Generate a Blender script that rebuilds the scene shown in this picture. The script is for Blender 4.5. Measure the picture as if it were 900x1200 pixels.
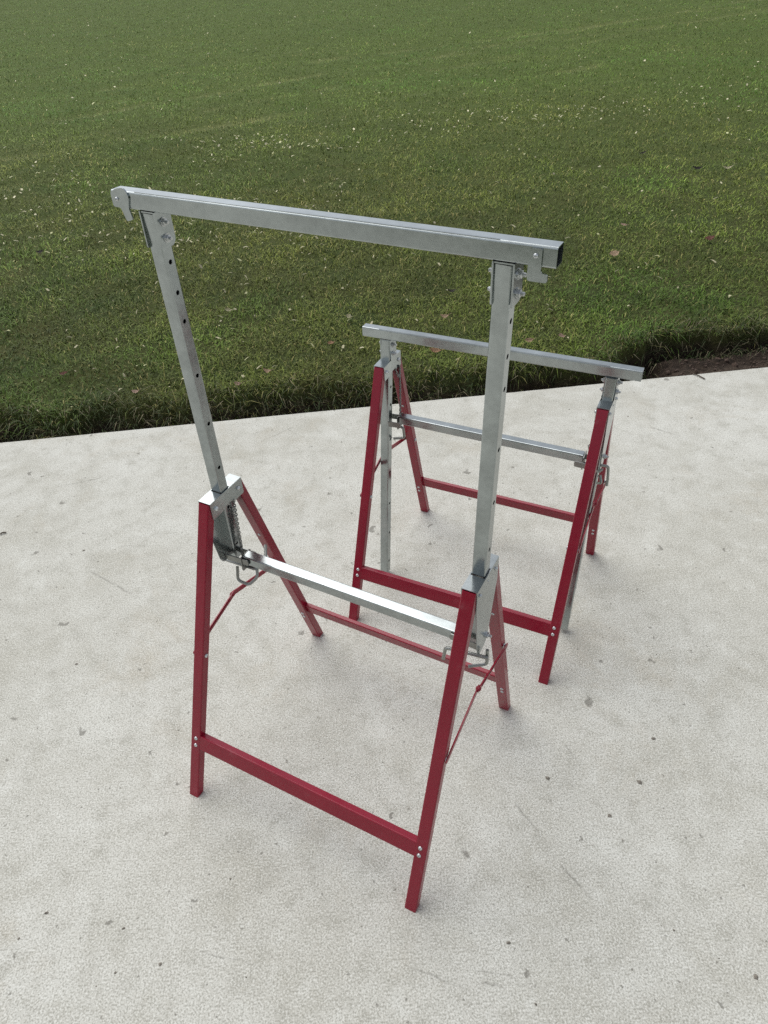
import bpy, bmesh, math, random
import numpy as np
from mathutils import Vector, Matrix

R = math.radians
random.seed(7)
rng = np.random.default_rng(11)
scene = bpy.context.scene
for o in list(bpy.data.objects):
    bpy.data.objects.remove(o)
col = scene.collection

# ------------------------------------------------------------------ camera
PITCH, ROLL, CAM_H = 0.68328, -0.05121, 1.6947
cam = bpy.data.cameras.new('camera')
cam.sensor_fit = 'VERTICAL'
cam.sensor_height = 36.0
cam.lens = 846.7 / 1200 * 36.0
cam.clip_start = 0.05
cam.clip_end = 800
cam_o = bpy.data.objects.new('camera', cam)
col.objects.link(cam_o)
fwd = Vector((0, math.cos(PITCH), -math.sin(PITCH)))
up0 = Vector((0, math.sin(PITCH), math.cos(PITCH)))
rt0 = Vector((1, 0, 0))
rt = math.cos(ROLL) * rt0 + math.sin(ROLL) * up0
up = -math.sin(ROLL) * rt0 + math.cos(ROLL) * up0
m = Matrix((rt, up, -fwd)).transposed().to_4x4()
m.translation = (0, 0, CAM_H)
cam_o.matrix_world = m
scene.camera = cam_o

# ------------------------------------------------------------------ sky, sun, exposure
SUN_EL, SUN_AZ = R(58), math.atan2(-0.50, 0.62)      # azimuth from +Y towards +X
world = bpy.data.worlds.new('World')
scene.world = world
world.use_nodes = True
wn = world.node_tree
wn.nodes.clear()
sky = wn.nodes.new('ShaderNodeTexSky')
sky.sky_type = 'NISHITA'
sky.sun_disc = False
sky.sun_elevation = SUN_EL
sky.sun_rotation = SUN_AZ % (2 * math.pi)
sky.air_density = 1.0
sky.dust_density = 2.0
sky.ozone_density = 1.0
hsv = wn.nodes.new('ShaderNodeHueSaturation')          # cloud-veiled, nearly neutral sky light
hsv.inputs['Saturation'].default_value = 0.30
bg = wn.nodes.new('ShaderNodeBackground')
bg.inputs['Strength'].default_value = 0.128
wo = wn.nodes.new('ShaderNodeOutputWorld')
wn.links.new(sky.outputs[0], hsv.inputs['Color'])
wn.links.new(hsv.outputs[0], bg.inputs['Color'])
wn.links.new(bg.outputs[0], wo.inputs['Surface'])
sd = bpy.data.lights.new('sun', 'SUN')
sd.energy = 1.35
sd.angle = R(58)
sd.color = (1.0, 0.975, 0.935)
so = bpy.data.objects.new('sun', sd)
col.objects.link(so)
sdir = Vector((math.sin(SUN_AZ) * math.cos(SUN_EL), math.cos(SUN_AZ) * math.cos(SUN_EL), math.sin(SUN_EL)))
so.rotation_euler = (-sdir).to_track_quat('-Z', 'Y').to_euler()
scene.view_settings.view_transform = 'Standard'
scene.view_settings.look = 'None'
scene.view_settings.gamma = 1.0
scene.view_settings.use_curve_mapping = False
scene.view_settings.exposure = 0.36
scene.cycles.use_denoising = False
scene.cycles.max_bounces = 5
scene.cycles.diffuse_bounces = 2
scene.cycles.glossy_bounces = 3
scene.cycles.transmission_bounces = 1
scene.cycles.caustics_reflective = False
scene.cycles.caustics_refractive = False


# ------------------------------------------------------------------ helpers: objects and nodes
def link(name, me, mat=None, parent=None):
    o = bpy.data.objects.new(name, me)
    col.objects.link(o)
    if mat is not None and not me.materials:
        me.materials.append(mat)
    if parent is not None:
        o.parent = parent
    return o


def part(name, bm, mat, parent=None, sharp=35):
    me = bpy.data.meshes.new(name)
    bmesh.ops.recalc_face_normals(bm, faces=bm.faces)
    for f in bm.faces:
        f.smooth = True
    bm.to_mesh(me)
    bm.free()
    me.set_sharp_from_angle(angle=R(sharp))
    return link(name, me, mat, parent)


def tag(o, label=None, cat=None, group=None, kind=None):
    if label: o['label'] = label
    if cat: o['category'] = cat
    if group: o['group'] = group
    if kind: o['kind'] = kind
    return o


class NT:
    def __init__(self, name):
        self.mat = bpy.data.materials.new(name)
        self.mat.use_nodes = True
        self.t = self.mat.node_tree
        self.b = self.t.nodes['Principled BSDF']
        self.out = self.t.nodes['Material Output']

    def n(self, typ, **kw):
        nd = self.t.nodes.new(typ)
        for k, v in kw.items():
            if k in nd.inputs.keys():
                i = nd.inputs[k]
                if hasattr(v, 'is_output') or isinstance(v, bpy.types.NodeSocket):
                    self.t.links.new(v, i)
                else:
                    i.default_value = v
            else:
                setattr(nd, k, v)
        return nd

    def link(self, a, b):
        self.t.links.new(a, b)

    def math(self, op, a, b=None, c=None, clamp=False):
        nd = self.t.nodes.new('ShaderNodeMath')
        nd.operation = op
        nd.use_clamp = clamp
        for i, v in enumerate((a, b, c)):
            if v is None: continue
            if isinstance(v, bpy.types.NodeSocket): self.t.links.new(v, nd.inputs[i])
            else: nd.inputs[i].default_value = v
        return nd.outputs[0]

    def noise(self, vec, scale, detail=2, rough=.5, dist=0):
        nd = self.t.nodes.new('ShaderNodeTexNoise')
        nd.inputs['Scale'].default_value = scale
        nd.inputs['Detail'].default_value = detail
        nd.inputs['Roughness'].default_value = rough
        nd.inputs['Distortion'].default_value = dist
        if vec is not None: self.t.links.new(vec, nd.inputs['Vector'])
        return nd.outputs['Fac']

    def ramp(self, fac, lo, hi, a=0.0, b=1.0):
        nd = self.t.nodes.new('ShaderNodeMapRange')
        nd.inputs['From Min'].default_value = lo
        nd.inputs['From Max'].default_value = hi
        nd.inputs['To Min'].default_value = a
        nd.inputs['To Max'].default_value = b
        self.t.links.new(fac, nd.inputs['Value'])
        return nd.outputs[0]

    def mix(self, fac, a, b, mode='MIX'):
        nd = self.t.nodes.new('ShaderNodeMix')
        nd.data_type = 'RGBA'
        nd.blend_type = mode
        for s, v in (('Factor', fac), ('A', a), ('B', b)):
            ins = [i for i in nd.inputs if i.name == s and i.type == ('VALUE' if s == 'Factor' else 'RGBA')][0]
            if isinstance(v, bpy.types.NodeSocket): self.t.links.new(v, ins)
            elif s == 'Factor': ins.default_value = v
            else: ins.default_value = (*v, 1)
        return [o for o in nd.outputs if o.type == 'RGBA'][0]

    def bump(self, h, strength=.3, dist=.001):
        nd = self.t.nodes.new('ShaderNodeBump')
        nd.inputs['Strength'].default_value = strength
        nd.inputs['Distance'].default_value = dist
        self.t.links.new(h, nd.inputs['Height'])
        self.t.links.new(nd.outputs[0], self.b.inputs['Normal'])

    def set(self, **kw):
        for k, v in kw.items():
            i = self.b.inputs[k.replace('_', ' ')]
            if isinstance(v, bpy.types.NodeSocket): self.t.links.new(v, i)
            elif isinstance(v, tuple) and len(v) == 3: i.default_value = (*v, 1)
            else: i.default_value = v


def mat_galvanised(name, base=(.455, .495, .495), rough=.15):
    g = NT(name)
    oc = g.n('ShaderNodeTexCoord').outputs['Object']
    vor = g.n('ShaderNodeTexVoronoi', Vector=oc, Scale=95.0)
    span = g.ramp(vor.outputs['Distance'], 0.0, .9)
    blot = g.noise(oc, 14, 4, .6)
    fine = g.noise(oc, 420, 2)
    scr = g.noise(oc, 55, 5, .7, .6)
    dark = tuple(c * .72 for c in base)
    drift = g.noise(oc, 4.5, 3, .6, .8)
    c1 = g.mix(g.ramp(blot, .35, .68), dark, base)
    c1 = g.mix(g.ramp(drift, .40, .62, .55, 0), c1, tuple(c * .55 for c in base))
    c2 = g.mix(g.math('MULTIPLY', span, .22), c1, tuple(min(1, c * 1.18) for c in base))
    c3 = g.mix(g.ramp(scr, .66, .72, 0, .35), c2, (.30, .31, .30))
    r = g.math('ADD', g.math('MULTIPLY', blot, .22), rough - .10)
    r = g.math('ADD', r, g.math('MULTIPLY', fine, .04))
    g.set(Base_Color=c3, Metallic=.93, Roughness=r)
    g.bump(g.math('ADD', blot, g.math('MULTIPLY', fine, .03)), .20, .0012)
    return g.mat


def mat_red(name, base=(.255, .0036, .022)):
    g = NT(name)
    oc = g.n('ShaderNodeTexCoord').outputs['Object']
    blot = g.noise(oc, 9, 3)
    peel = g.noise(oc, 260, 2)
    dust = g.noise(oc, 36, 6, .7)
    chips = g.noise(oc, 130, 3, .6)
    c = g.mix(g.ramp(blot, .3, .7), tuple(k * .86 for k in base), base)
    c = g.mix(g.ramp(dust, .58, .82, 0, .16), c, (.42, .30, .30))
    c = g.mix(g.ramp(chips, .72, .75, 0, .6), c, (.09, .03, .03))
    g.set(Base_Color=c, Roughness=g.ramp(dust, .3, .8, .20, .40), Specular_IOR_Level=.45)
    g.bump(g.math('ADD', peel, g.math('MULTIPLY', blot, 2.0)), .12, .0006)
    return g.mat


def mat_plain(name, base, rough=.5, metal=0.0, scale=40, var=.25):
    g = NT(name)
    oc = g.n('ShaderNodeTexCoord').outputs['Object']
    nz = g.noise(oc, scale, 4, .6)
    c = g.mix(g.ramp(nz, .3, .7), tuple(k * (1 - var) for k in base), tuple(min(1, k * (1 + var)) for k in base))
    g.set(Base_Color=c, Roughness=rough, Metallic=metal)
    g.bump(nz, .15, .0008)
    return g.mat


def mat_concrete():
    g = NT('concrete')
    oc = g.n('ShaderNodeTexCoord').outputs['Object']
    big = g.noise(oc, .9, 4, .6, .3)
    mid = g.noise(oc, 4.5, 5, .66, .4)
    blotch = g.noise(oc, 17, 4, .6, .2)
    grain = g.noise(oc, 260, 1, .5)
    grain2 = g.noise(oc, 105, 2, .6)
    c = g.mix(g.ramp(big, .34, .66), (0.491, 0.483, 0.425), (0.587, 0.585, 0.532))
    c = g.mix(g.ramp(mid, .49, .68, 0, .62), c, (0.401, 0.388, 0.325))
    c = g.mix(g.ramp(mid, .44, .30, 0, .50), c, (0.642, 0.646, 0.592))
    c = g.mix(g.ramp(blotch, .52, .70, 0, .65), c, (0.386, 0.378, 0.325))
    c = g.mix(g.ramp(blotch, .44, .28, 0, .45), c, (0.672, 0.676, 0.621))
    warm = g.noise(oc, 2.3, 5, .7, .5)
    c = g.mix(g.ramp(warm, .55, .72, 0, .55), c, (0.420, 0.379, 0.295))
    # sandy grain: light paste with darker sand showing
    c = g.mix(g.ramp(grain, .52, .66, 0, .55), c, (0.235, 0.231, 0.194))
    c = g.mix(g.ramp(grain, .46, .32, 0, .50), c, (0.782, 0.787, 0.728))
    c = g.mix(g.ramp(grain2, .56, .70, 0, .42), c, (0.286, 0.278, 0.232))
    # sparse pits and dark specks, a few of them bigger
    pits = []
    for sc, thr, gate in ((5.0, .055, .80), (11.0, .060, .86), (34.0, .10, .93)):
        wob = g.n('ShaderNodeVectorMath', operation='ADD')
        g.link(oc, wob.inputs[0])
        ns = g.n('ShaderNodeTexNoise', Vector=oc, Scale=sc * 5)
        sc2 = g.n('ShaderNodeVectorMath', operation='SCALE')
        g.link(ns.outputs['Color'], sc2.inputs[0])
        sc2.inputs['Scale'].default_value = .35 / sc
        g.link(sc2.outputs[0], wob.inputs[1])
        v = g.n('ShaderNodeTexVoronoi', Vector=wob.outputs[0], Scale=sc, voronoi_dimensions='2D')
        sel = g.math('GREATER_THAN', g.n('ShaderNodeSeparateColor', Color=v.outputs['Color']).outputs[0], gate)
        pits.append(g.math('MULTIPLY', g.ramp(v.outputs['Distance'], thr, thr * .55), sel))
    pit = g.math('MAXIMUM', g.math('MAXIMUM', pits[0], pits[1]), pits[2])
    c = g.mix(g.math('MULTIPLY', pit, .62), c, (0.126, 0.117, 0.098))
    # trowel / drag scratches at their own places on the slab
    sep = g.n('ShaderNodeSeparateXYZ', Vector=oc)
    X, Y = sep.outputs[0], sep.outputs[1]
    wb = g.math('MULTIPLY', g.math('SUBTRACT', g.noise(oc, 30, 3), .5), .014)
    scr = None
    for (ax, ay, bx, by, wd) in SCRATCHES:
        L = math.hypot(bx - ax, by - ay)
        ux, uy = (bx - ax) / L, (by - ay) / L
        dx = g.math('SUBTRACT', X, ax)
        dy = g.math('SUBTRACT', Y, ay)
        al = g.math('ADD', g.math('MULTIPLY', dx, ux), g.math('MULTIPLY', dy, uy))
        ac = g.math('SUBTRACT', g.math('MULTIPLY', dy, ux), g.math('MULTIPLY', dx, uy))
        ac = g.math('ABSOLUTE', g.math('ADD', ac, wb))
        msk = g.math('MULTIPLY', g.ramp(ac, wd, wd * .2), g.math('MULTIPLY', g.ramp(al, 0, L * .1), g.ramp(al, L, L * .6)))
        scr = msk if scr is None else g.math('MAXIMUM', scr, msk)
    broken = g.ramp(g.noise(oc, 70, 3, .7), .36, .6)
    scr = g.math('MULTIPLY', scr, broken)
    c = g.mix(g.math('MULTIPLY', scr, .6), c, (0.173, 0.166, 0.143))
    g.set(Base_Color=c, Roughness=.86, Specular_IOR_Level=.25)
    g.bump(grain2, .25, .0020)
    return g.mat


def mat_lawn_ground():
    g = NT('lawn_ground')
    oc = g.n('ShaderNodeTexCoord').outputs['Object']
    at = g.n('ShaderNodeAttribute', attribute_name='soil')
    n1 = g.noise(oc, 40, 4, .65)
    n2 = g.noise(oc, 2.2, 4, .6)
    n3 = g.noise(oc, 170, 3, .6)
    grass = g.mix(g.ramp(n2, .35, .65), (.034, .052, .013), (.058, .064, .018))
    far_g = g.n('ShaderNodeSeparateXYZ', Vector=oc).outputs[1]
    grass = g.mix(g.ramp(far_g, 4.0, 11.0), grass, (.078, .112, .022))      # brighter green farther out; near ground painted dark as shade between blades
    grass = g.mix(g.ramp(n1, .5, .7, 0, .6), grass, (.085, .078, .034))
    trk = g.n('ShaderNodeAttribute', attribute_name='track').outputs['Fac']
    grass = g.mix(g.math('MULTIPLY', trk, g.ramp(n1, .35, .65, .15, .65)), grass, (.17, .18, .075))
    soil = g.mix(g.ramp(n1, .35, .65), (.016, .012, .009), (.046, .033, .024))
    soil = g.mix(g.ramp(n3, .58, .70, 0, .6), soil, (.085, .064, .048))
    shelf = g.mix(g.ramp(n1, .4, .65), (.050, .038, .028), (.110, .086, .066))
    ash = g.n('ShaderNodeAttribute', attribute_name='shelf')
    soil = g.mix(ash.outputs['Fac'], soil, shelf)
    c = g.mix(at.outputs['Fac'], grass, soil)
    g.set(Base_Color=c, Roughness=.95, Specular_IOR_Level=.15)
    g.bump(g.math('ADD', n1, g.math('MULTIPLY', n3, .5)), .7, .012)
    return g.mat


def mat_blades(name):
    g = NT(name)
    at = g.n('ShaderNodeAttribute', attribute_name='tint')
    g.set(Base_Color=at.outputs['Color'], Roughness=.62, Specular_IOR_Level=.25)
    return g.mat


# ------------------------------------------------------------------ numpy noise
_perm = rng.random((257, 257))


def vnoise(x, y):
    xi, yi = np.floor(x).astype(int), np.floor(y).astype(int)
    fx, fy = x - xi, y - yi
    fx, fy = fx * fx * (3 - 2 * fx), fy * fy * (3 - 2 * fy)
    g = lambda a, b: _perm[a % 257, b % 257]
    return (g(xi, yi) * (1 - fx) + g(xi + 1, yi) * fx) * (1 - fy) + (g(xi, yi + 1) * (1 - fx) + g(xi + 1, yi + 1) * fx) * fy


def fbm(x, y, o=3):
    s = 0; a = .5; t = 0
    for i in range(o):
        s = s + a * vnoise(x * 2 ** i + 17.3 * i, y * 2 ** i + 5.1 * i); t += a; a *= .5
    return s / t


def sstep(a, b, x):
    t = np.clip((x - a) / (b - a), 0, 1)
    return t * t * (3 - 2 * t)


# ------------------------------------------------------------------ ground layout
E0, EK = 2.853, 0.0912                       # slab edge: y = E0 + EK*x
EN = math.sqrt(1 + EK * EK)


def sdist(x, y):
    return (y - E0 - EK * x) / EN


def cut(x):                                   # where the turf starts, measured from the slab edge
    c = .200 + .16 * (fbm(x * 2.7 + 3, x * 0 + 1.7) - .5) + .14 * (fbm(x * 11, x * 0 + 4.2) - .5)
    return c + .20 * sstep(1.10, 1.45, x)


def lawn_z(x, y):
    s = sdist(x, y)
    c = cut(x)
    w = .105 - .075 * sstep(.2, 1.0, x)       # gentle roll-off on the left, steep cut on the right
    k = sstep(c - w, c + w, s + .02 * (fbm(x * 14, y * 14) - .5))
    top = -.012 + .035 * (fbm(x * .9, y * .9) - .5) + .022 * (fbm(x * 5, y * 5) - .5)
    top = top - .022 * ruts(x, y)
    top = top + .10 * (fbm(x * .12 + 9, y * .12) - .5) * sstep(1.5, 8, s)
    low = -.215 + .03 * fbm(x * 9, y * 9)
    sh = sstep(1.36, 1.50, x + .05 * fbm(x * 20, y * 20)) * (1 - sstep(.30, .46, s))
    low = low + sh * (.140 - .13 * np.clip(s, 0, .6)) + sh * .03 * (fbm(x * 25, y * 25) - .5)
    return low + (top - low) * k, k, sh


TRACKS = [((-5.02, 11.52), (9.03, 19.17)), ((-4.3, 9.62), (5.65, 17.34)), ((-3.22, 8.17), (6.5, 14.0))]


def ruts(x, y):
    r = 0
    for i, ((ax, ay), (bx, by)) in enumerate(TRACKS):
        L = math.hypot(bx - ax, by - ay)
        d = ((x - ax) * (by - ay) - (y - ay) * (bx - ax)) / L
        d = d + .5 * (fbm(x * .35 + i * 7, y * .35) - .5)
        r = r + (np.exp(-(d / .13) ** 2) + .7 * np.exp(-((d - 1.1) / .11) ** 2)) * sstep(.30, .62, fbm(x * 2.2 + 9 * i, y * 2.2)) * sstep(.33, .55, fbm(x * .5 + 3 * i, y * .5 + 8))
    return r


SCRATCHES = []


def ground_pt(px, py, z=0.0):
    d = fwd * 846.7 + rt * (px - 450) - up * (py - 600)
    t = (z - CAM_H) / d.z
    return Vector((0, 0, CAM_H)) + d * t


for a, b, wd in (((103, 668), (165, 702), .006), ((600, 938), (640, 985), .004), ((655, 1012), (695, 1055), .004),
                 ((556, 1137), (612, 1146), .003), ((560, 1150), (595, 1158), .003), ((660, 870), (678, 895), .003),
                 ((760, 500), (800, 512), .006), ((345, 500), (300, 520), .005), ((140, 640), (175, 640), .004),
                 ((470, 1128), (560, 1165), .003), ((120, 560), (60, 572), .004), ((230, 1115), (300, 1130), .0025)):
    A, B = ground_pt(*a), ground_pt(*b)
    SCRATCHES.append((A.x, A.y, B.x, B.y, wd))

M_CON = mat_concrete()
M_LAWN = mat_lawn_ground()
M_BLADE = mat_blades('grass_blades')
M_CLIP = mat_blades('dry_clippings')
M_GALV = mat_galvanised('galvanised_steel')
M_GALV_D = mat_galvanised('galvanised_wire', (.36, .37, .35), .36)
M_ZINC = mat_galvanised('zinc_fasteners', (.70, .72, .72), .28)
M_RED = mat_red('red_paint')
M_GRIT = mat_plain('grit', (.20, .18, .15), .9, 0, 300, .5)

# ------------------------------------------------------------------ concrete slab
bm = bmesh.new()
N = 220
xs = np.linspace(-14, 14, N)
ring_top, ring_bev, ring_bot = [], [], []
for x in np.concatenate([np.linspace(-14, -3, 30, endpoint=False), np.linspace(-3, 3.2, 240, endpoint=False), np.linspace(3.2, 14, 30)]):
    j = .004 * (float(fbm(np.array(x * 9.), np.array(.5))) - .5) + .005 * (float(fbm(np.array(x * 1.2), np.array(2.5))) - .5)
    y = E0 + EK * x + j
    ring_top.append(bm.verts.new((x, y - .006, 0)))
    ring_bev.append(bm.verts.new((x, y, -.006)))
    ring_bot.append(bm.verts.new((x, y, -.30)))
back = [bm.verts.new((14, -1.7, 0)), bm.verts.new((-14, -1.7, 0))]
backb = [bm.verts.new((14, -1.7, -.3)), bm.verts.new((-14, -1.7, -.3))]
bm.faces.new(ring_top + back)
for i in range(len(ring_top) - 1):
    bm.faces.new((ring_top[i], ring_bev[i], ring_bev[i + 1], ring_top[i + 1]))
    bm.faces.new((ring_bev[i], ring_bot[i], ring_bot[i + 1], ring_bev[i + 1]))
bm.faces.new((ring_top[-1], ring_bev[-1], ring_bot[-1], backb[0], back[0]))
bm.faces.new((ring_top[0], back[1], backb[1], ring_bot[0], ring_bev[0]))
bm.faces.new((back[0], backb[0], backb[1], back[1]))
slab = part('concrete_slab', bm, M_CON, sharp=15)
tag(slab, 'pale grey speckled concrete slab under the two trestles', 'concrete slab', kind='structure')

# ------------------------------------------------------------------ lawn terrain
ns_ = np.concatenate([np.linspace(.004, .75, 90, endpoint=False), .75 + (np.linspace(0, 1, 430) ** 2.7) * 170])
nu = np.linspace(-1, 1, 420)
S, U = np.meshgrid(ns_, nu, indexing='ij')
Xg = U * (2.9 + 1.05 * S)
Yg = E0 + EK * Xg + S * EN
Zg, Kg, Sh = lawn_z(Xg, Yg)
me = bpy.data.meshes.new('lawn')
nr, nc = S.shape
idx = np.arange(nr * nc).reshape(nr, nc)
quads = np.stack([idx[:-1, :-1], idx[:-1, 1:], idx[1:, 1:], idx[1:, :-1]], -1).reshape(-1, 4)


def np_mesh(me, verts, faces_flat, loop_tot):
    nv, nf = len(verts), len(loop_tot)
    me.vertices.add(nv)
    me.vertices.foreach_set('co', verts.astype(np.float32).ravel())
    me.loops.add(len(faces_flat))
    me.loops.foreach_set('vertex_index', faces_flat.astype(np.int32))
    me.polygons.add(nf)
    st = np.zeros(nf, np.int32)
    st[1:] = np.cumsum(loop_tot)[:-1]
    me.polygons.foreach_set('loop_start', st)
    me.update(calc_edges=True)


np_mesh(me, np.stack([Xg, Yg, Zg], -1).reshape(-1, 3), quads.ravel()[::1], np.full(len(quads), 4, np.int32))
a = me.attributes.new('soil', 'FLOAT', 'POINT')
soil_m = np.clip(1.15 - 1.25 * sstep(.35, 1.0, Kg), 0, 1)
a.data.foreach_set('value', soil_m.ravel().astype(np.float32))
a = me.attributes.new('shelf', 'FLOAT', 'POINT')
a.data.foreach_set('value', (Sh * (1 - sstep(.06, .22, sdist(Xg, Yg)))).ravel().astype(np.float32))
a = me.attributes.new('track', 'FLOAT', 'POINT')
a.data.foreach_set('value', np.clip(ruts(Xg, Yg), 0, 1).ravel().astype(np.float32))
me.polygons.foreach_set('use_smooth', np.ones(len(quads), bool))
lawn = link('lawn', me, M_LAWN)
tag(lawn, 'turf and bare soil of the lawn beyond the concrete edge', 'lawn', kind='structure')


# unseen ground behind the photographer, added dark to deepen the bar's reflections
bm = bmesh.new()
gv = [[bm.verts.new((x, y, -.03)) for x in (-60, -14, 0, 14, 60)] for y in (-90, -30, -8, -1.69)]
for r_ in range(3):
    for c_ in range(4):
        bm.faces.new((gv[r_][c_], gv[r_][c_ + 1], gv[r_ + 1][c_ + 1], gv[r_ + 1][c_]))
M_BACK = mat_plain('unseen_ground', (.055, .070, .028), .95, 0, 3, .3)
tag(part('unseen_ground', bm, M_BACK), 'unseen dark grassy ground added behind the concrete slab', 'ground', kind='structure')


# ------------------------------------------------------------------ grass blades (one mesh of real blades)
def build_blades(name, x, y, length, width, lean, az, curl, colr, zoff=0.0, mat=M_BLADE):
    n = len(x)
    z = lawn_z(x, y)[0] + zoff
    dx, dy = np.cos(az), np.sin(az)              # lean direction
    sx, sy = -dy, dx                             # blade width direction
    hz = np.cos(lean); hx = np.sin(lean)
    l1 = length * .55
    mx, my, mz = x + dx * hx * l1, y + dy * hx * l1, z + hz * l1
    lean2 = lean + curl
    l2 = length * .45
    tx, ty, tz = mx + dx * np.sin(lean2) * l2, my + dy * np.sin(lean2) * l2, mz + np.cos(lean2) * l2
    w0, w1 = width * .5, width * .42
    V = np.empty((n, 5, 3))
    V[:, 0] = np.stack([x - sx * w0, y - sy * w0, z - .004], -1)
    V[:, 1] = np.stack([x + sx * w0, y + sy * w0, z - .004], -1)
    V[:, 2] = np.stack([mx + sx * w1, my + sy * w1, mz], -1)
    V[:, 3] = np.stack([mx - sx * w1, my - sy * w1, mz], -1)
    V[:, 4] = np.stack([tx, ty, tz], -1)
    b = (np.arange(n) * 5)[:, None]
    F = np.concatenate([b + np.array([0, 1, 2, 3]), b + np.array([3, 2, 4])], 1).ravel()
    me = bpy.data.meshes.new(name)
    np_mesh(me, V.reshape(-1, 3), F, np.tile(np.array([4, 3], np.int32), n))
    at = me.attributes.new('tint', 'FLOAT_COLOR', 'POINT')
    C = np.ones((n, 5, 4), np.float32)
    C[:, :, :3] = colr[:, None, :]
    at.data.foreach_set('color', C.ravel())
    return link(name, me, mat)


NB = 520000
r0, r1 = 2.55, 48.0
rr = r0 * (r1 / r0) ** (rng.random(NB) ** .92)
th = (rng.random(NB) - .5) * R(86)
gx, gy = rr * np.sin(th), rr * np.cos(th)
s = sdist(gx, gy)
c = cut(gx)
kb = lawn_z(gx, gy)[1]
tuft = fbm(gx * 7 + 40, gy * 7, 3)
keep = (s > .02) & (rng.random(NB) < np.clip(kb ** 2.2 * 1.1 + .22 * (1 - sstep(-.4, .5, gx)), 0, 1)) & (rng.random(NB) < .35 + 1.2 * tuft)
gx, gy, s, c, kb, rr, tuft = [q[keep] for q in (gx, gy, s, c, kb, rr, tuft)]
n = len(gx)
far = np.clip((rr - 3) / 12, 0, 1)
edge = np.exp(-((s - c) / .10) ** 2)
length = (.020 + .030 * rng.random(n)) * (.7 + .7 * tuft) * (1 + .35 * far) * (1 + 3.0 * edge * (rng.random(n) ** 1.3) * sstep(.35, .62, fbm(gx * 5.5 + 8, gy * 5.5, 2)))
width = (.0016 + .0018 * rng.random(n)) * (1 + rr * .10)
lean = R(25) + R(58) * rng.random(n) + R(14) * far
az = rng.random(n) * 2 * np.pi
# blades at the cut lean and droop over it, towards the slab
tow = math.atan2(-1, EK)
az = np.where(rng.random(n) < edge * .75, tow + (rng.random(n) - .5) * 2.2, az)
curl = R(10) + R(55) * rng.random(n)
lush = fbm(gx * 1.3 + 5, gy * 1.3 + 2, 3)
patch = fbm(gx * .45 + 11, gy * .45 + 31, 3)
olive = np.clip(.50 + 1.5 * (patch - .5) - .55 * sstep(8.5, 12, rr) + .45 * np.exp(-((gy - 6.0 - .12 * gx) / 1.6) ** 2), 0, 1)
g1 = np.array([.072, .122, .024]); g2 = np.array([.118, .142, .032]); g3 = np.array([.060, .138, .020])
C = g1 + (g2 - g1) * olive[:, None]
lu = sstep(.48, .70, lush)[:, None] * (1 - .6 * olive[:, None])
C = C + (g3 - C) * lu * .8
C *= (.55 + .9 * rng.random(n))[:, None] * np.clip(.40 + 1.2 * fbm(gx * 3.1 + 3, gy * 3.1 + 70, 4), .45, 1.7)[:, None]
dry = rng.random(n) < (.035 + .06 * olive + .10 * edge + .10 * np.clip(ruts(gx, gy), 0, 1))
tan = np.array([.40, .35, .19]) * (.55 + .7 * rng.random(n))[:, None]
C = np.where(dry[:, None], C * .35 + tan * .65, C)
rt_l = np.clip(ruts(gx, gy), 0, 1)[:, None]
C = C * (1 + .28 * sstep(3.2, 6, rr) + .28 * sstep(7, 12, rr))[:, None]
coarse = fbm(gx * 1.1 + 50, gy * 1.1 + 20, 5)                       # thin and thick patches of sward
C = C * np.clip(.58 + .95 * coarse, .6, 1.45)[:, None]
C = C + (np.array([.30, .32, .13]) - C) * .60 * rt_l * (.4 + .9 * fbm(gx * 6, gy * 6))[:, None]
C = C * (1 - .45 * np.clip(1.3 * (1 - kb) + .5 * edge, 0, 1))[:, None]       # dark dead growth at the cut, with the bank's shade darkened in
C = C * np.array([1.06, 1.03, .72])
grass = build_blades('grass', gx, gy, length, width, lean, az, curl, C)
tag(grass, 'short mown green and olive grass covering the lawn', 'grass', kind='stuff')

# long bent dry stalks hanging over the cut
ne = 5200
ex = -3.0 + 6.4 * rng.random(ne)
es = cut(ex) + rng.normal(-.01, .06, ne)
ey = E0 + EK * ex + np.clip(es, .02, None) * EN
el = .05 + .13 * rng.random(ne) ** 1.6
ecol = np.array([.20, .175, .105]) * (.3 + 1.0 * rng.random(ne))[:, None]
gm = rng.random(ne) < .55
ecol[gm] = np.array([.035, .058, .015]) * (.6 + .8 * rng.random(gm.sum()))[:, None]
stalk = build_blades('edge_stalks', ex, ey, el, .0016 + .0022 * rng.random(ne), R(20) + R(50) * rng.random(ne),
                     tow + (rng.random(ne) - .5) * 2.8, R(40) + R(70) * rng.random(ne), ecol)
tag(stalk, 'long bent stalks of grass hanging over the soil cut', 'grass', kind='stuff')

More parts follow.
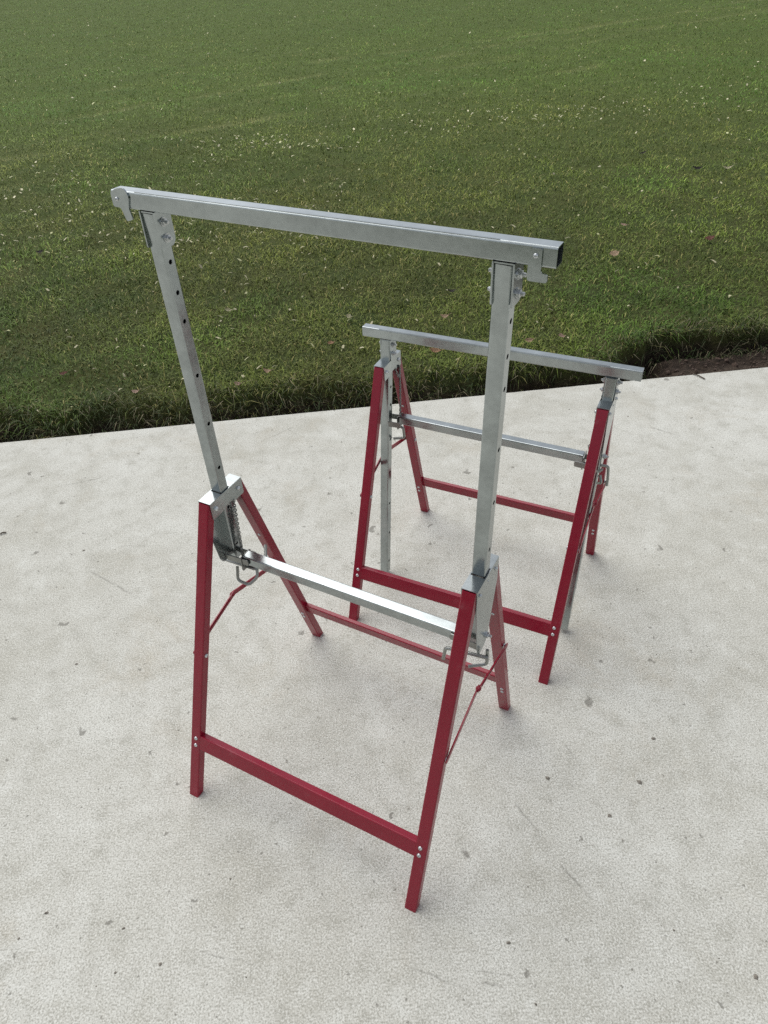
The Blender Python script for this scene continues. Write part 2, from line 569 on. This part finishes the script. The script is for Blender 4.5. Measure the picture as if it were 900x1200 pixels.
# pale clippings lying on the lawn
ncl = 13000
cr = 2.9 * (24 / 2.9) ** rng.random(ncl)
ct = (rng.random(ncl) - .5) * R(72)
cx, cy = cr * np.sin(ct), cr * np.cos(ct)
band = np.exp(-((cy - (8.25 + .26 * cx + .02 * cx ** 2)) / .55) ** 2) + .6 * np.exp(-((cy - 5.4 + .3 * cx) / .9) ** 2) * (cx < -.2)
kk = (rng.random(ncl) < .06 + band * .9 * sstep(.3, .62, fbm(cx * .9, cy * .9 + 3))) & (sdist(cx, cy) > cut(cx) + .03)
cx, cy, cr = cx[kk], cy[kk], cr[kk]
n = len(cx)
cc = (np.array([.43, .40, .25]) + np.array([.22, .21, .15]) * sstep(5, 8, cr)[:, None]) * (.45 + .75 * rng.random(n))[:, None]
gmask = rng.random(n) < .3
cc[gmask] *= np.array([.85, .92, .75])
clip = build_blades('grass_clippings', cx, cy, (.010 + .026 * rng.random(n) ** 1.4) * (1 + .06 * cr), (.004 + .009 * rng.random(n) ** 1.6) * (1 + .10 * cr),
                    R(62) + R(26) * rng.random(n), rng.random(n) * 6.28, R(5) + R(40) * rng.random(n), cc, .018 + .020 * sstep(4, 8, cr), M_CLIP)
tag(clip, 'pale dry flecks of clippings scattered over the lawn', 'clippings', kind='stuff')


# ------------------------------------------------------------------ mesh builders
def rr_profile(w, d, r, n=3):
    pts = []
    for cx_, cy_, a0 in ((w / 2 - r, d / 2 - r, 0), (-w / 2 + r, d / 2 - r, 90), (-w / 2 + r, -d / 2 + r, 180), (w / 2 - r, -d / 2 + r, 270)):
        for i in range(n + 1):
            a = R(a0 + 90 * i / n)
            pts.append((cx_ + r * math.cos(a), cy_ + r * math.sin(a)))
    return pts


def tube(bm, p0, p1, w, d, xdir, r=.003, wall=.0016, n0=None, n1=None):
    """hollow rounded box section from p0 to p1; w along xdir, d across; n0/n1 = cut plane normals"""
    p0, p1 = Vector(p0), Vector(p1)
    ax = (p1 - p0).normalized()
    ux = Vector(xdir)
    ux = (ux - ax * ux.dot(ax)).normalized()
    vx = ax.cross(ux)
    loops = []
    for prof in (rr_profile(w, d, r), rr_profile(w - 2 * wall, d - 2 * wall, max(r - wall, .0006))):
        for p, nn in ((p0, n0), (p1, n1)):
            nn = Vector(nn) if nn is not None else ax
            vs = []
            for (a, b) in prof:
                o = ux * a + vx * b
                o = o - ax * (o.dot(nn) / ax.dot(nn))
                vs.append(bm.verts.new(p + o))
            loops.append(vs)
    o0, o1, i0, i1 = loops
    k = len(o0)
    for i in range(k):
        j = (i + 1) % k
        bm.faces.new((o0[i], o0[j], o1[j], o1[i]))
        bm.faces.new((i0[j], i0[i], i1[i], i1[j]))
        bm.faces.new((o0[j], o0[i], i0[i], i0[j]))
        bm.faces.new((o1[i], o1[j], i1[j], i1[i]))


def prism(bm, poly, origin, ux, uy, thick):
    """flat polygon (in ux,uy from origin) with real thickness along ux x uy, centred"""
    ux, uy = Vector(ux).normalized(), Vector(uy).normalized()
    nz = ux.cross(uy).normalized()
    o = Vector(origin)
    A = [bm.verts.new(o + ux * a + uy * b - nz * thick / 2) for a, b in poly]
    B = [bm.verts.new(o + ux * a + uy * b + nz * thick / 2) for a, b in poly]
    fs = [bm.faces.new(A[::-1]), bm.faces.new(B)]
    for i in range(len(A)):
        j = (i + 1) % len(A)
        bm.faces.new((A[i], A[j], B[j], B[i]))
    return fs


def soften(poly, r, n=3, only=None):
    out = []
    L = len(poly)
    for i, p in enumerate(poly):
        if only is not None and i not in only:
            out.append(p); continue
        p = Vector(p); a = Vector(poly[i - 1]); b = Vector(poly[(i + 1) % L])
        da, db = (a - p), (b - p)
        ra = min(r, da.length * .45); rb = min(r, db.length * .45)
        s0, s1 = p + da.normalized() * ra, p + db.normalized() * rb
        for k in range(n + 1):
            t = k / n
            q = s0 * (1 - t) ** 2 + p * 2 * t * (1 - t) + s1 * t ** 2
            out.append((q.x, q.y))
    return out


def revolve(bm, prof, origin, axis, seg=12, hexhead=False):
    """prof: (radius, height) list along axis"""
    ax = Vector(axis).normalized()
    q = ax.orthogonal().normalized()
    w = ax.cross(q)
    o = Vector(origin)
    rings = []
    for (r, h) in prof:
        if r < 1e-6:
            rings.append([bm.verts.new(o + ax * h)])
        else:
            rings.append([bm.verts.new(o + ax * h + (q * math.cos(2 * math.pi * i / seg) + w * math.sin(2 * math.pi * i / seg)) * r) for i in range(seg)])
    for a, b in zip(rings[:-1], rings[1:]):
        for i in range(seg):
            j = (i + 1) % seg
            if len(a) == 1 and len(b) == 1: continue
            if len(a) == 1: bm.faces.new((a[0], b[i], b[j]))
            elif len(b) == 1: bm.faces.new((a[i], a[j], b[0]))
            else: bm.faces.new((a[i], a[j], b[j], b[i]))
    for rg in (rings[0], rings[-1]):
        if len(rg) > 2: bm.faces.new(rg)


def wire(bm, pts, r, fil=.006, seg=8):
    P = [Vector(p) for p in pts]
    path = [P[0]]
    for i in range(1, len(P) - 1):
        a, p, b = P[i - 1], P[i], P[i + 1]
        da, db = a - p, b - p
        ra, rb = min(fil, da.length * .45), min(fil, db.length * .45)
        s0, s1 = p + da.normalized() * ra, p + db.normalized() * rb
        for k in range(6):
            t = k / 5
            path.append(s0 * (1 - t) ** 2 + p * 2 * t * (1 - t) + s1 * t ** 2)
    path.append(P[-1])
    nrm = (path[1] - path[0]).orthogonal().normalized()
    rings = []
    for i, p in enumerate(path):
        tg = (path[min(i + 1, len(path) - 1)] - path[max(i - 1, 0)]).normalized()
        nrm = (nrm - tg * nrm.dot(tg)).normalized()
        bi = tg.cross(nrm)
        rings.append([bm.verts.new(p + (nrm * math.cos(2 * math.pi * k / seg) + bi * math.sin(2 * math.pi * k / seg)) * r) for k in range(seg)])
    for a, b in zip(rings[:-1], rings[1:]):
        for k in range(seg):
            j = (k + 1) % seg
            bm.faces.new((a[k], a[j], b[j], b[k]))
    bm.faces.new(rings[0]); bm.faces.new(rings[-1])


def chain(bm, pts, link=.0085, r=.0013):
    P = [Vector(p) for p in pts]
    # resample
    path = []
    for a, b in zip(P[:-1], P[1:]):
        k = max(1, int((b - a).length / .001))
        path += [a.lerp(b, i / k) for i in range(k)]
    path.append(P[-1])
    step = link * .68
    acc, cur, last = 0, [], path[0]
    cur.append(path[0])
    for p in path[1:]:
        acc += (p - last).length
        last = p
        if acc >= step:
            cur.append(p); acc = 0
    for i in range(len(cur) - 1):
        tg = (cur[i + 1] - cur[i]).normalized()
        n1 = tg.orthogonal().normalized()
        n2 = tg.cross(n1)
        if i % 2: n1, n2 = n2, n1
        mid = (cur[i] + cur[i + 1]) / 2
        S1, S2 = 10, 5
        rings = []
        for k in range(S1):
            a = 2 * math.pi * k / S1
            cdir = tg * math.cos(a) + n1 * math.sin(a)
            cp = mid + tg * math.cos(a) * link * .5 + n1 * math.sin(a) * link * .28
            rings.append([bm.verts.new(cp + (cdir * math.cos(2 * math.pi * j / S2) + n2 * math.sin(2 * math.pi * j / S2)) * r) for j in range(S2)])
        for k in range(S1):
            A, B = rings[k], rings[(k + 1) % S1]
            for j in range(S2):
                bm.faces.new((A[j], A[(j + 1) % S2], B[(j + 1) % S2], B[j]))


def rivet(name, pos, axis, parent, r=.0048, h=.0026, mat=None):
    bm = bmesh.new()
    revolve(bm, [(r, -.001), (r, h * .25), (r * .82, h * .7), (r * .45, h), (r * .30, h), (r * .26, h * .55), (0, h * .55)], pos, axis, 12)
    return part(name, bm, mat or M_ZINC, parent, 50)


def bolt(name, pos, axis, parent, r=.006, h=.005, stub=.006):
    bm = bmesh.new()
    revolve(bm, [(r * 1.35, 0), (r * 1.35, .0012), (0, .0012)], pos, axis, 14)
    revolve(bm, [(r, .0012), (r, h), (r * .86, h + .0008), (0, h + .0008)], pos, axis, 6)
    if stub:
        revolve(bm, [(r * .5, h), (r * .5, h + stub), (r * .4, h + stub + .0008), (0, h + stub + .0008)], pos, axis, 10)
    return part(name, bm, M_ZINC, parent, 30)


# ------------------------------------------------------------------ the trestle
A_ = .3049; LB = .3738; HBAR = .0273; WBAR = .0257; BY = .0551; YF = .3185; YR = .2687
LW, LD = .0277, .0225
HB = .75; ZR = .1761; HR = .0401; ZRR = .186; HRR = .040; ZC = .5729; HC = .0249; PW = .0262; BW = .0300
YT = BY - .010
POST_L = .80
HOLES = (.0835, .139, .194, .307, .419, .532, .644, .757)

# one post mesh with real punched holes, shared by all four posts
pbm = bmesh.new()
tube(pbm, (0, 0, -.0006), (0, 0, -POST_L), PW, PW, (1, 0, 0), .0028, .0017)
bmesh.ops.recalc_face_normals(pbm, faces=pbm.faces)
pm = bpy.data.meshes.new('post_blank')
pbm.to_mesh(pm); pbm.free()
cbm = bmesh.new()
for h in HOLES:
    revolve(cbm, [(.0043, -.05), (.0043, .05)], (0, 0, -h), (1, 0, 0), 16)
bmesh.ops.recalc_face_normals(cbm, faces=cbm.faces)
cm = bpy.data.meshes.new('hole_cutter')
cbm.to_mesh(cm); cbm.free()
po, co_ = bpy.data.objects.new('post_blank', pm), bpy.data.objects.new('hole_cutter', cm)
col.objects.link(po); col.objects.link(co_)
md = po.modifiers.new('holes', 'BOOLEAN')
md.operation = 'DIFFERENCE'; md.solver = 'EXACT'; md.object = co_
dg = bpy.context.evaluated_depsgraph_get()
POST_ME = bpy.data.meshes.new_from_object(po.evaluated_get(dg))
POST_ME.name = 'post'
bpy.data.objects.remove(po); bpy.data.objects.remove(co_)
for p in POST_ME.polygons: p.use_smooth = True
POST_ME.set_sharp_from_angle(angle=R(10))
POST_ME.materials.clear(); POST_ME.materials.append(M_GALV)


def leg_pt(sx, z, front):
    t = 1 - z / HB
    y = -(YT + (YF - YT) * t) if front else (YT + (YR - YT) * t)
    return Vector((sx * A_, y, z))


def trestle(name, loc, yaw, ztop, ex, ey, et, pins, near, label, feet=None):
    root = bpy.data.objects.new(name, None)
    root.empty_display_size = .1
    col.objects.link(root)
    root.location = loc
    root.rotation_euler = (0, 0, yaw)
    tag(root, label, 'trestle', 'height-adjustable folding trestles')

    def tw(x, y, z):
        q = (z - HB) / .6
        t = et * q
        return Vector((x * math.cos(t) - y * math.sin(t) + ex * q, x * math.sin(t) + y * math.cos(t) + ey * q, z))
    qt = (ztop - HB) / .6
    bar_c = tw(0, 0, ztop)
    ty = et * qt
    bx = Vector((math.cos(ty), math.sin(ty), 0)); byv = Vector((-math.sin(ty), math.cos(ty), 0)); bz = Vector((0, 0, 1))
    B = lambda x, y, z: bar_c + bx * x + byv * y + bz * z          # bar frame, z from bar top

    # top bar
    bm = bmesh.new()
    tube(bm, B(-LB, 0, -HBAR / 2), B(LB, 0, -HBAR / 2), WBAR, HBAR, byv, .0026, .0016)
    bar = part('top_bar', bm, M_GALV, root, 10)
    # rolled seam along the top front corner
    bm = bmesh.new()
    prism(bm, [(-LB + .05, 0), (LB - .075, 0), (LB - .078, .0012), (-LB + .05, .0012)], B(0, -WBAR / 2 + .0032, -.0006), bx, bz, .0035)
    part('seam', bm, M_GALV, bar)
    # end stops: small swivelling plates riveted to the bar ends
    fside = -1 if near else 1
    ys = fside * (WBAR / 2 + .0013)
    if near:
        pr = soften([(LB - .036, -.006), (LB - .036, -.046), (LB - .009, -.046), (LB - .009, -.0345), (LB - .0185, -.0345), (LB - .0185, -.003), (LB - .030, -.003)], .004)
        pl = soften([(-LB + .0005, -.003), (-LB + .013, .003), (-LB + .030, .0062), (-LB + .036, .0005), (-LB + .039, -.0085), (-LB + .0335, -.0255),
                     (-LB + .037, -.043), (-LB + .0225, -.0475), (-LB + .016, -.026), (-LB + .0005, -.0255)], .0035)
    else:
        pr = soften([(LB - .034, -.004), (LB - .034, -.0262), (LB - .012, -.0262), (LB - .012, -.004)], .004)
        pl = [(-a, b) for a, b in pr][::-1]
    for poly, px_ in ((pl, -LB + .0125), (pr, LB - .0265)):
        bm = bmesh.new()
        prism(bm, poly, B(0, ys, 0), bx, bz, .0024)
        st = part('end_stop', bm, M_GALV, root)
        rivet('rivet', B(px_, ys + fside * .0012, -.0125), byv * fside, st, .0036, .0028)
    # bar clamps (U brackets over the posts) and their bolts
    for sx in (-1, 1):
        bm = bmesh.new()
        hp = PW / 2
        fl = soften([(-hp - .0015, 0), (hp + .010, 0), (hp + .010, -.052), (hp + .003, -.060), (-hp - .0015, -.060)], .004, 3, (2, 3, 4))
        for s2 in (-1, 1):
            prism(bm, fl, B(sx * A_ + s2 * (hp + .0015), 0, -HBAR - .0004), byv, bz, .0024)
        prism(bm, [(-hp - .0003, -hp), (hp + .0003, -hp), (hp + .0003, hp + .008), (-hp - .0003, hp + .008)], B(sx * A_, 0, -HBAR - .0016), bx, byv, .0022)
        cl = part('bar_clamp', bm, M_GALV, root)
        for zz in (-.019, -.045):
            bolt('bolt', B(sx * A_ + (hp + .0027), .003, -HBAR + zz), bx, cl, .0058, .005, .005)
            bolt('bolt', B(sx * A_ - (hp + .0027), .003, -HBAR + zz), -bx, cl, .0058, .005, .004)
        # post
        pt = tw(sx * A_, 0, ztop - HBAR - .0032)
        pb = tw(sx * A_, 0, ztop - HBAR - .0032 - POST_L)
        if feet: pb = Vector(feet[sx])
        az_ = (pt - pb).normalized()
        ax_ = (bx - az_ * bx.dot(az_)).normalized()
        ay_ = az_.cross(ax_)
        mm = Matrix((ax_, ay_, az_)).transposed().to_4x4()
        mm.translation = pt
        p = bpy.data.objects.new('post', POST_ME)
        col.objects.link(p)
        p.parent = root
        p.matrix_local = mm
    # legs
    for sx in (-1, 1):
        for front in (True, False):
            bm = bmesh.new()
            t0, t1 = leg_pt(sx, HB - .006, front), leg_pt(sx, 0, front)
            tube(bm, t0, t1, LW, LD, (1, 0, 0), .0028, .0018, None, (0, 0, 1))
            lg = part('leg', bm, M_RED, root, 10)
            ax_ = (t0 - t1).normalized()
            nf = Vector((1, 0, 0)).cross(ax_).normalized()
            if nf.y > 0: nf = -nf                                  # normal of the face turned to the camera side
            if front:
                for zz in (.147, .166):
                    rivet('rivet', leg_pt(sx, zz, True) + nf * (LD / 2) + Vector((-sx * .002, 0, 0)), nf, lg, .0050, .0030)
                for s2 in (-1, 1):
                    rivet('rivet', leg_pt(sx, .388, True) + Vector((s2 * LW / 2, 0, 0)), (s2, 0, 0), lg, .0052, .0042)
            else:
                for zz in (.146, .128):
                    rivet('rivet', leg_pt(sx, zz, False) + nf * (LD / 2) + Vector((sx * .002, 0, 0)), nf, lg, .0045, .0030)
                rivet('rivet', leg_pt(sx, .545, False) + nf * (LD / 2), nf, lg, .0040, .0024)
                for s2 in (-1, 1):
                    rivet('rivet', leg_pt(sx, .385, False) + Vector((s2 * LW / 2, 0, 0)), (s2, 0, 0), lg, .0050, .0046)
    # lower rails
    for front in (True, False):
        zt, hh = (ZR, HR) if front else (ZRR, HRR)
        c0, c1 = leg_pt(-1, zt - hh / 2, front), leg_pt(1, zt - hh / 2, front)
        ax_ = (leg_pt(1, .7, front) - leg_pt(1, .1, front)).normalized()
        off = Vector((LW / 2 - .0006, 0, 0))
        bm = bmesh.new()
        nf = Vector((1, 0, 0)).cross(ax_).normalized()
        if nf.y > 0: nf = -nf
        sh = nf * .0006 if front else nf * -.004
        tube(bm, c0 + off + sh, c1 - off + sh, hh, LD - .0030 if front else .012, ax_, .0026, .0016)
        rail = part('lower_rail', bm, M_RED, root, 10)
    # head brackets
    for sx in (-1, 1):
        bm = bmesh.new()
        hb = BW / 2
        g = PW / 2 + .0022
        for y0, y1 in ((-BY, -g), (g, BY)):
            prism(bm, [(-hb, y0), (hb, y0), (hb, y1), (-hb, y1)], (sx * A_, 0, HB - .0009), (1, 0, 0), (0, 1, 0), .0018)
        inner = soften([(-BY, -.0002), (BY, -.0002), (BY, -.043), (.022, -.043), (.010, -.036), (-.010, -.036), (-.022, -.043), (-BY, -.043)], .004, 3, (2, 3, 6, 7))
        prism(bm, inner, (sx * A_ - sx * (hb + .0001), 0, HB), (0, 1, 0), (0, 0, 1), .0018)
        outer = soften([(-BY, -.0002), (BY, -.0002), (BY, -.056), (.021, -.180), (.010, -.200), (-.024, -.205), (-.034, -.190), (-BY, -.052)], .007, 3, (2, 3, 4, 5, 6, 7))
        prism(bm, outer, (sx * A_ + sx * (hb + .0001), 0, HB), (0, 1, 0), (0, 0, 1), .0018)
        hbk = part('head_bracket', bm, M_GALV, root)
        for yy in (-.040, .040):
            rivet('rivet', (sx * (A_ - hb - .0008), yy, HB - .021), (-sx, 0, 0), hbk, .0056, .0060)
            rivet('rivet', (sx * (A_ + hb + .0008), yy, HB - .020), (sx, 0, 0), hbk, .0042, .0044)
        rivet('rivet', (sx * (A_ + hb + .0008), .000, HB - .018), (sx, 0, 0), hbk, .0026, .0016)
        bolt('bolt', (sx * (A_ + hb + .0008), .012, HB - .181), (sx, 0, 0), hbk, .0060, .0050, .006)
    # crossbar with forked ends that reach round the posts
    bm = bmesh.new()
    xe = A_ - .036
    tube(bm, (-xe, 0, ZC - HC / 2), (xe, 0, ZC - HC / 2), HC, HC, (0, 1, 0), .0026, .0016)
    cb = part('crossbar', bm, M_GALV, root, 10)
    for sx in (-1, 1):
        bm = bmesh.new()
        q = PW / 2 + .004
        fork = soften([(xe - .016, -.0085), (xe, -.0085), (A_ + .011, -.012), (A_ + .014, -.004), (A_ + .011, .0050), (xe - .016, .0085)], .005)
        if sx < 0: fork = [(-a, b) for a, b in fork][::-1]
        for s2 in (-1, 1):
            prism(bm, fork, (0, s2 * (q - .0010 + (.006 if feet else 0)) - (.016 if feet else 0), ZC - HC / 2), (1, 0, 0), (0, 0, 1), .0026)
        web = soften([(-q - .002, -.030), (q + .002, -.030), (q + .002, .011), (-q - .002, .011)], .005)
        prism(bm, web, (sx * (xe + .0030), 0, ZC - HC / 2), (0, 1, 0), (0, 0, 1), .0024)
        part('fork', bm, M_GALV_D, cb)
    # two-link folding braces
    for sx in (-1, 1):
        xo = sx * (A_ + LW / 2 + .0030)
        f = leg_pt(sx, .388, True); r_ = leg_pt(sx, .385, False)
        F = Vector((xo, f.y, f.z)); H = Vector((xo, -.020, .432)); Q = Vector((xo, r_.y, r_.z))
        for k, (a, b, o) in enumerate(((F, H, 0), (Q, H, sx * .0030))):
            d = (b - a).normalized()
            wv = d.cross(Vector((1, 0, 0))).normalized()
            L = (b - a).length
            poly = soften([(-.008, -.0062), (L + .008, -.0062), (L + .008, .0062), (-.008, .0062)], .0058)
            bm = bmesh.new()
            prism(bm, poly, a + Vector((o, 0, 0)), d, wv, .0026)
            # raised stiffening rib
            prism(bm, soften([(.014, -.0022), (L - .014, -.0022), (L - .014, .0022), (.014, .0022)], .002), a + Vector((o + (sx * .0008 if k else -sx * .0008), 0, 0)), d, wv, .0034)
            lk = part('brace_link', bm, M_RED, root)
            if k:
                rivet('hinge_rivet', H + Vector((sx * .0042, 0, 0)), (sx, 0, 0), lk, .0052, .0030, M_RED)
                rivet('hinge_rivet', H - Vector((sx * .0012, 0, 0)), (-sx, 0, 0), lk, .0052, .0030, M_RED)
    # locking pins of bent wire, and chains
    for sx, (pin, tail, ch) in zip((-1, 1), pins):
        bm = bmesh.new()
        wire(bm, pin, .0040, .008, 10)
        pn = part('locking_pin', bm, M_GALV_D, root)
        if tail:
            bm = bmesh.new()
            wire(bm, tail, .0036, .008, 8)
            part('retaining_clip', bm, M_GALV_D, pn)
        bm = bmesh.new()
        chain(bm, ch)
        part('chain', bm, M_GALV_D, root)
    return root


def bez(a, b, sag, n=10):
    a, b = Vector(a), Vector(b)
    return [a.lerp(b, t / n) + Vector(sag) * (4 * (t / n) * (1 - t / n)) for t in range(n + 1)]


zp = .528
pins_near = [
    ([(-.334, -.002, zp), (-.246, -.002, zp + .004), (-.240, .030, zp + .010), (-.262, .062, zp + .022)],
     [(-.286, -.020, zp + .012), (-.284, -.030, zp - .022), (-.256, -.026, zp - .030), (-.240, -.010, zp - .012), (-.246, .002, zp + .010), (-.268, .010, zp + .014)],
     bez((-A_ + .0165, .018, .712), (-.287, .006, .545), (.0, .0, 0)) + bez((-.287, .006, .545), (-A_ + .0175, .008, .70), (.002, 0, 0))),
    ([(.336, -.010, zp), (.247, -.022, zp), (.243, -.024, zp - .036)],
     [(.331, -.004, zp + .016), (.333, -.006, zp - .026), (.300, -.026, zp - .028)],
     bez((A_ - .0165, .018, .712), (.268, -.004, .545), (-.006, .012, 0))),
]
pins_far = [
    ([(-.336, 0, zp), (-.264, .004, zp), (-.260, .004, zp - .036), (-.290, -.012, zp - .036)], None,
     bez((-A_ + .0165, .016, .712), (-A_ + .018, .040, .712), (.004, 0, -.03)) + bez((-A_ + .018, .040, .712), (-.275, .006, .54), (0, .004, 0))),
    ([(.262, 0, zp + .012), (.336, .012, zp + .012), (.340, .014, zp - .030), (.341, .010, zp - .050)],
     [(.322, -.016, zp - .002), (.330, -.026, zp - .020), (.318, -.010, zp - .034)],
     bez((A_ - .0165, -.080, .655), (A_ + .012, -.084, .585), (0, -.008, -.004)) + bez((A_ + .012, -.084, .585), (.325, -.012, .545), (0, 0, -.006))),
]
trestle('folding_trestle', (-.0910, 1.1200, 0), -.51482, 1.3758, .0192, -.0267, -.0016, pins_near, True,
        'tall red and galvanised folding trestle in front, its top bar raised high on extended posts')
trestle('folding_trestle', (.3035, 1.7049, 0), -.46944, .8373, .0036, .0414, .0686, pins_far, False,
        'low red and galvanised folding trestle behind, its top bar lowered close to the red legs',
        {-1: (-.300, -.092, .006), 1: (.308, -.112, .006)})


# ------------------------------------------------------------------ fallen leaves and twigs
def leaf_mesh(name, L, W, curl, fold, seed, mat):
    rnd = random.Random(seed)
    nu_, nv_ = 9, 5
    bm = bmesh.new()
    G = []
    for i in range(nu_):
        u = i / (nu_ - 1)
        hw = W / 2 * (math.sin(math.pi * min(1, u * 1.02 + .02)) ** .75) * (1 + .18 * rnd.uniform(-1, 1)) + .0006
        row = []
        for j in range(nv_):
            v = (j / (nv_ - 1) - .5) * 2
            x = (u - .5) * L
            y = v * hw
            z = fold * abs(v) * hw + curl * (u - .5) ** 2 * L * 2 + rnd.uniform(-1, 1) * .0012
            row.append(bm.verts.new((x, y, z)))
        G.append(row)
    for i in range(nu_ - 1):
        for j in range(nv_ - 1):
            bm.faces.new((G[i][j], G[i + 1][j], G[i + 1][j + 1], G[i][j + 1]))
    geom = bmesh.ops.solidify(bm, geom=bm.faces[:], thickness=.0007)
    wire(bm, [(L * .5 - .002, 0, curl * .5 * L), (L * .62, .002, curl * .6 * L + .002), (L * .74, .005, curl * .6 * L)], .0009, .003, 5)
    o = part(name, bm, mat, None, 60)
    return o


LM = {k: mat_plain('leaf_' + k, c, .7, 0, 60, .3) for k, c in dict(
    tan=(.42, .30, .19), red=(.16, .055, .035), pink=(.42, .29, .22), dark=(.030, .024, .018), pale=(.46, .43, .27), orange=(.34, .20, .11)).items()}
LEAVES = [
    ((720, 298), 'tan', .062, .052, 'round light tan leaf on the grass right of the raised top bar'),
    ((832, 279), 'red', .062, .045, 'reddish brown leaf lying on the grass near the right edge'),
    ((731, 263), 'pink', .050, .028, 'small pinkish leaf just above the round tan leaf'),
    ((817, 197), 'dark', .090, .030, 'dark curled leaf far out on the right of the lawn'),
    ((853, 196), 'pale', .085, .026, 'narrow pale leaf to the right of the dark curled leaf'),
    ((753, 179), 'dark', .070, .022, 'tiny dark leaf farther back than the dark curled leaf'),
    ((160, 459), 'pink', .048, .022, 'pinkish leaf in dark grass left of the tall left post'),
    ((388, 402), 'orange', .036, .024, 'small orange-brown leaf left of the low trestle top bar'),
    ((510, 411), 'orange', .062, .030, 'orange-brown leaf seen just below the low trestle top bar'),
    ((286, 489), 'pink', .032, .022, 'pink leaf at the concrete edge right of the tall left post'),
    ((318, 464), 'tan', .044, .024, 'tan leaf in the long grass above the concrete edge'),
    ((529, 341), 'dark', .055, .018, 'dark thin leaf on the grass above the low top bar'),
    ((521, 371), 'tan', .050, .024, 'tan leaf between the dark thin leaf and the low top bar'),
    ((620, 399), 'tan', .050, .024, 'curled tan leaf right of the tall right post'),
    ((658, 394), 'pink', .038, .030, 'pinkish tan leaf farther right of the tall right post'),
    ((75, 437), 'red', .048, .020, 'rusty red leaf in the grass at lower left'),
    ((100, 277), 'pale', .055, .024, 'pale cream leaf left of the tall left post'),
    ((48, 295), 'dark', .055, .028, 'dark leaf near the left edge beside the pale cream leaf'),
    ((268, 364), 'pale', .045, .022, 'pale leaf on open grass right of the tall left post'),
    ((409, 371), 'pale', .032, .028, 'pale broad leaf just left of the low top bar end'),
]
for i, (px, cl, L, W, lab) in enumerate(LEAVES):
    p = ground_pt(*px)
    z = float(lawn_z(np.array([p.x]), np.array([p.y]))[0][0])
    # follow the ground's real height
    p = ground_pt(px[0], px[1], z + .03)
    z = float(lawn_z(np.array([p.x]), np.array([p.y]))[0][0])
    o = leaf_mesh('fallen_leaf', L, W, random.uniform(.15, .6) * (2.0 if cl == 'dark' else 1), random.uniform(.1, .5), i + 3, LM[cl])
    o.location = (p.x, p.y, z + .030)
    o.rotation_euler = (random.uniform(-.1, .5), random.uniform(-.25, .25), random.uniform(-.5, .5))
    tag(o, lab, 'leaf', 'fallen leaves on the lawn')

M_TWIG = mat_plain('twig', (.10, .08, .06), .9, 0, 80, .4)
for (a, b, lab) in (((812, 438), (826, 444), 'short grey twig on the concrete edge by the bare soil'),
                    ((0, 626), (7, 624), 'dark scrap of bark at the left edge on the concrete')):
    A, B = ground_pt(*a, .004), ground_pt(*b, .004)
    bm = bmesh.new()
    mid = (A + B) / 2
    wire(bm, [A - mid, (A - mid) * .2 + Vector((0, .004, .002)), B - mid], .0028, .01, 6)
    o = part('twig', bm, M_TWIG)
    o.location = mid
    tag(o, lab, 'twig', 'twigs on the slab')

# grit on the slab: tiny dark crumbs
bm = bmesh.new()
rnd = random.Random(5)
spots = [(547, 128), (490, 258)]
fixed = [(766, 866, 5), (750, 917, 8), (715, 956, 5), (642, 912, 6), (98, 645, 5), (115, 658, 3), (54, 1070, 5), (145, 1088, 4), (188, 1130, 4), (886, 1145, 5), (596, 1105, 5),
         (628, 1177, 3), (697, 494, 4), (667, 480, 4), (736, 488, 4), (22, 1100, 3), (790, 1090, 3), (400, 518, 3), (270, 1030, 3), (90, 778, 5), (135, 1140, 3)]
items = [(ground_pt(x, y), s_ * .0011) for x, y, s_ in fixed]
for k in range(230):
    x, y = rnd.uniform(-2.0, 2.3), rnd.uniform(.3, 2.75)
    if k < 90: y = E0 + EK * x - abs(rnd.gauss(0, .22)) - .01
    items.append((Vector((x, y, 0)), rnd.uniform(.0008, .0024)))
for p, s_ in items:
    vs = [bm.verts.new(p + Vector((math.cos(a) * s_ * rnd.uniform(.6, 1.4), math.sin(a) * s_ * rnd.uniform(.5, 1.2), .0002))) for a in (0, 1.2, 2.4, 3.7, 5.0)]
    t = bm.verts.new(p + Vector((0, 0, s_ * .7)))
    for i in range(5):
        bm.faces.new((vs[i], vs[(i + 1) % 5], t))
grit = part('grit', bm, M_GRIT)
tag(grit, 'dark crumbs of grit scattered over the concrete', 'grit', kind='stuff')

# clods and pebbles in the bare soil cut
bm = bmesh.new()
for k in range(420):
    x = rnd.uniform(.7, 2.6)
    sd_ = rnd.uniform(.03, .42)
    y = E0 + EK * x + sd_ * EN
    z, kk_, sh_ = lawn_z(np.array([x]), np.array([y]))
    if kk_[0] > .6: continue
    s_ = rnd.uniform(.003, .009) * (1.8 if rnd.random() < .08 else 1)
    geo = bmesh.ops.create_icosphere(bm, subdivisions=1, radius=s_, matrix=Matrix.Translation((x, y, float(z[0]) + s_ * .3)))
    for v in geo['verts']:
        v.co += Vector((rnd.uniform(-1, 1), rnd.uniform(-1, 1), rnd.uniform(-1, 1))) * s_ * .25
clods = part('soil_clods', bm, mat_plain('soil_clod', (.075, .050, .037), .95, 0, 120, .5), None, 20)
tag(clods, 'brown crumbly clods lying in the bare soil cut', 'soil', kind='stuff')
